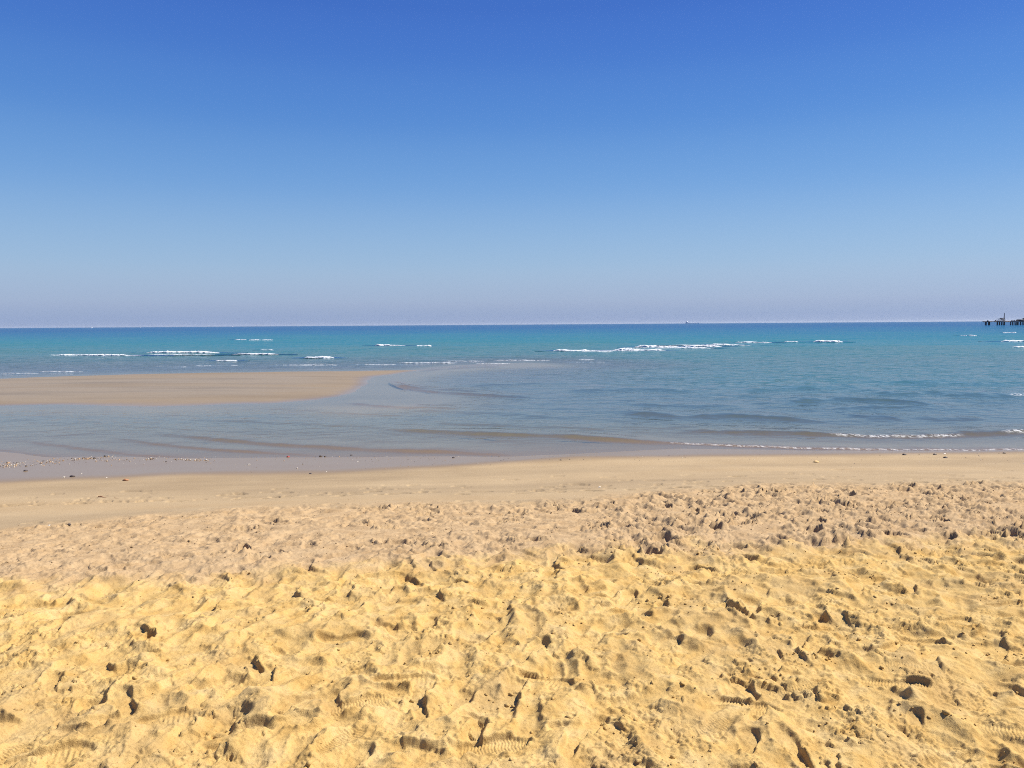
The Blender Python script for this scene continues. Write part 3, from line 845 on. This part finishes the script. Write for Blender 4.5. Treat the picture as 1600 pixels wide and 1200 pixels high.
# ---------------------------------------------------------------- the old pier at the right, half a kilometre out
STEEL = plain('pier_steel', (0.075, 0.062, 0.062), 0.8, 0.3, 0.6)
CONC = plain('pier_concrete', (0.30, 0.225, 0.19), 0.9, 0.3, 0.5)
PD = 496.0
def P(zx, zy):
    """pixel of the enlarged crop of the pier -> point in the pier's upright plane"""
    return at_y(1530 + zx / 22.857, 480 + zy / 22.857, PD)
PX0 = P(180, 640)
pier = bpy.data.objects.new('pier', None)
COL.objects.link(pier)
pier.location = (PX0[0], PD, 0)
pier['label'] = 'dark derelict pier on piles standing far out in the sea at right'
pier['category'] = 'pier'
def rel(x, z, y=0.0): return np.array([x - PX0[0], y, z])
def pbox(name, x0, x1, z0, z1, y0, y1, mat, parent=pier, taper=0.0):
    v = np.array([[x0 + taper, y0, z0], [x1 - taper, y0, z0], [x1 - taper, y1, z0], [x0 + taper, y1, z0],
                  [x0, y0, z1], [x1, y0, z1], [x1, y1, z1], [x0, y1, z1]], float) - np.array([PX0[0], 0, 0])
    f = np.array([[3, 2, 1, 0], [4, 5, 6, 7], [0, 1, 5, 4], [1, 2, 6, 5], [2, 3, 7, 6], [3, 0, 4, 7]])
    return link(name, mesh_arrays(name, v, f), mat, parent=parent)
def zpx(zy): return P(800, zy)[2]
def xpx(zx): return P(zx, 500)[0]
def ptube(name, x, y, z0, z1, rad, mat, n=8, top=1.0, parent=pier):
    a = np.arange(n) * 2 * math.pi / n
    v = np.concatenate([np.stack([x - PX0[0] + rad * np.cos(a), y + rad * np.sin(a), a * 0 + z0], 1),
                        np.stack([x - PX0[0] + rad * top * np.cos(a), y + rad * top * np.sin(a), a * 0 + z1], 1)])
    i = np.arange(n); j = (i + 1) % n
    me = bpy.data.meshes.new(name)
    me.from_pydata(v.tolist(), [], [[int(p), int(q), int(q + n), int(p + n)] for p, q in zip(i, j)] + [list(range(n))[::-1], list(range(n, 2 * n))])
    return link(name, me, mat, parent=parent)
zc0, zc1 = zpx(532), zpx(498)
dk = pbox('deck', xpx(185), xpx(408), zc0, zc1, -2.2, 2.2, STEEL, taper=0.35)
for zx in (240, 356):
    for y in (0.0,):
        ptube('pile', xpx(zx), y, -4.0, zc0, 0.55 if zx < 300 else 0.62, STEEL)
ptube('bollard', xpx(305), 0, zc1, zpx(462), 0.5, STEEL, 8, 0.7)
pbox('walkway', xpx(404), xpx(616), zpx(512), zpx(497), -0.7, 0.7, CONC)
ptube('bollard', xpx(585), 0.2, zpx(497), zpx(452), 0.32, STEEL, 8, 0.9)
zc0b, zc1b = zpx(534), zpx(486)
pbox('deck', xpx(612), xpx(936), zc0b, zc1b, -3.0, 3.0, CONC, taper=0.5)
for zx in (650, 728, 812, 895):
    for y in (0.0,):
        ptube('pile', xpx(zx), y, -4.0, zc0b, 0.40 if zx != 895 else 0.5, STEEL)
rig = pbox('machinery', xpx(668), xpx(884), zpx(474), zpx(460), -1.6, 1.6, STEEL)
pbox('platform', xpx(672), xpx(872), zpx(418), zpx(410), -1.5, 1.5, STEEL, rig)
for zx in (676, 740, 830, 872):
    for y in (-1.4, 1.4):
        ptube('post', xpx(zx), y, zpx(462), zpx(416), 0.10, STEEL, 6, 1.0, rig)
pbox('winch', xpx(765), xpx(826), zpx(440), zpx(392), -0.9, 0.9, STEEL, rig, 0.25)
for zx in (680, 720, 860):
    ptube('rail_post', xpx(zx), -1.45, zpx(412), zpx(380), 0.06, STEEL, 6, 1.0, rig)
ptube('mast', xpx(888), 0, zc1b, zpx(208), 0.30, STEEL, 8, 0.55)
ptube('mast', xpx(872), 0.6, zc1b, zpx(370), 0.22, STEEL, 8, 0.8)
pbox('walkway', xpx(930), xpx(1102), zpx(524), zpx(508), -0.7, 0.7, CONC)
zc0c, zc1c = zpx(534), zpx(492)
pbox('deck', xpx(1098), xpx(3000), zc0c, zc1c, -3.2, 3.2, CONC)
zx = 1128
k = 0
while zx < 2980:
    for y in (0.0,):
        ptube('pile', xpx(zx), y, -4.0, zc0c, (0.34, 0.28, 0.26, 0.42, 0.45)[k % 5], STEEL)
    zx += (64, 56, 70, 66, 90)[k % 5]; k += 1
pbox('beam', xpx(1355), xpx(3000), zpx(512), zpx(478), -3.5, -3.25, STEEL)
ptube_x = pbox('pipe', xpx(1120), xpx(1384), zpx(474), zpx(462), -1.0, -0.5, STEEL)
for q in (1135, 1220, 1300, 1375):
    pbox('pipe_support', xpx(q), xpx(q + 12), zc1c, zpx(473), -1.1, -0.4, STEEL)
pbox('shed', xpx(1392), xpx(1505), zpx(494), zpx(440), -1.8, 1.8, STEEL)
ptube('valve_stand', xpx(1570), 0, zpx(494), zpx(398), 0.35, STEEL, 8, 0.9)
pbox('valve_wheel', xpx(1540), xpx(1612), zpx(404), zpx(390), -0.8, 0.8, STEEL)
pbox('rail', xpx(1505), xpx(3000), zpx(452), zpx(446), 2.6, 2.8, STEEL)

# ---------------------------------------------------------------- boats on the horizon
BWHITE = plain('boat_white', (0.80, 0.81, 0.80), 0.4, 0.05, 0.5)
BBLUE = plain('boat_trim', (0.10, 0.13, 0.2), 0.4, 0.1, 0.5)
def hull_mesh(name, L, Wd, Hh, n=14):
    V = []
    for i in range(n):
        t = i / (n - 1)
        w = Wd / 2 * (1 - max(0, (t - 0.45) / 0.55) ** 2.2) * (0.85 + 0.15 * min(1, t * 4))
        sheer = Hh * (0.9 + 0.35 * t * t)
        x = (t - 0.5) * L
        V += [(x, -w, sheer), (x - 0.04 * L * t, -w * 0.75, -0.3 * Hh), (x - 0.04 * L * t, w * 0.75, -0.3 * Hh), (x, w, sheer)]
    F = []
    for i in range(n - 1):
        a, b = i * 4, i * 4 + 4
        for j in range(3): F.append((a + j, a + j + 1, b + j + 1, b + j))
        F.append((a + 3, a, b, b + 3))
    F += [(3, 2, 1, 0), ((n - 1) * 4, (n - 1) * 4 + 1, (n - 1) * 4 + 2, (n - 1) * 4 + 3)]
    me = bpy.data.meshes.new(name); me.from_pydata(V, [], F); me.update()
    return me
def box_mesh(name, x0, x1, y0, y1, z0, z1, rake=0.0):
    v = np.array([[x0, y0, z0], [x1, y0, z0], [x1, y1, z0], [x0, y1, z0], [x0, y0, z1], [x1 - rake, y0, z1], [x1 - rake, y1, z1], [x0, y1, z1]], float)
    f = np.array([[3, 2, 1, 0], [4, 5, 6, 7], [0, 1, 5, 4], [1, 2, 6, 5], [2, 3, 7, 6], [3, 0, 4, 7]])
    return mesh_arrays(name, v, f)
for px, D, L, hh, ang, lab in [(363, 2900, 10.5, 1.5, 0.1, 'white motor boat on the horizon, the largest of three at left'),
                               (219, 3600, 8.5, 1.1, 0.2, 'tiny white boat on the horizon, middle one of three at left'),
                               (143.5, 3300, 8.0, 1.5, 0.6, 'tiny white boat on the horizon, farthest left of three')]:
    p = at_y(px, 510, D)
    e = bpy.data.objects.new('motor_boat', None); COL.objects.link(e)
    e.location = (p[0], D, 0.0); e.rotation_euler = (0, 0, ang)
    e['label'] = lab; e['category'] = 'boat'; e['group'] = 'small white boats on the horizon'
    link('hull', hull_mesh('hull', L, L * 0.32, hh), BWHITE, parent=e)
    cb = link('cabin', box_mesh('cabin', -L * .25, L * .18, -L * .11, L * .11, hh * .9, hh * 2.3, L * .08), BWHITE, parent=e)
    link('window', box_mesh('window', -L * .2, L * .185, -L * .113, L * .113, hh * 1.55, hh * 1.95, L * .05), BBLUE, parent=cb)
SHIPP = plain('ship_paint', (0.66, 0.68, 0.72), 0.6, 0.08, 0.05)
SD = 14000.0
p = at_y(1082, 502, SD)
e = bpy.data.objects.new('cargo_ship', None); COL.objects.link(e)
e.location = (p[0], SD, -6.0); e['label'] = 'hazy cargo ship far off on the horizon'; e['category'] = 'ship'
link('hull', hull_mesh('hull', 250, 36, 15), SHIPP, parent=e)
dh = link('deckhouse', box_mesh('deckhouse', -116, -84, -16, 16, 14, 44), SHIPP, parent=e)
link('funnel', box_mesh('funnel', -124, -117, -5, 5, 14, 46), SHIPP, parent=e)
for x in (-30, 15, 60):
    link('crane', box_mesh('crane', x - 2, x + 2, -3, 3, 14, 32), SHIPP, parent=e)

# ---------------------------------------------------------------- the hazy air over the sea
hz = NT('hazy_air')
vol = hz.t.nodes.new('ShaderNodeVolumePrincipled')
vol.inputs['Color'].default_value = (0.80, 0.86, 0.95, 1)
vol.inputs['Density'].default_value = 1.0e-5
vol.inputs['Anisotropy'].default_value = 0.2
ho = hz.t.nodes.new('ShaderNodeOutputMaterial')
hz.t.links.new(vol.outputs[0], ho.inputs['Volume'])
haze = link('haze', box_mesh('haze', -80000, 80000, -200, 43500, -14, 62), hz.m, kind='stuff', label='thin pale haze lying over the far sea', cat='haze')
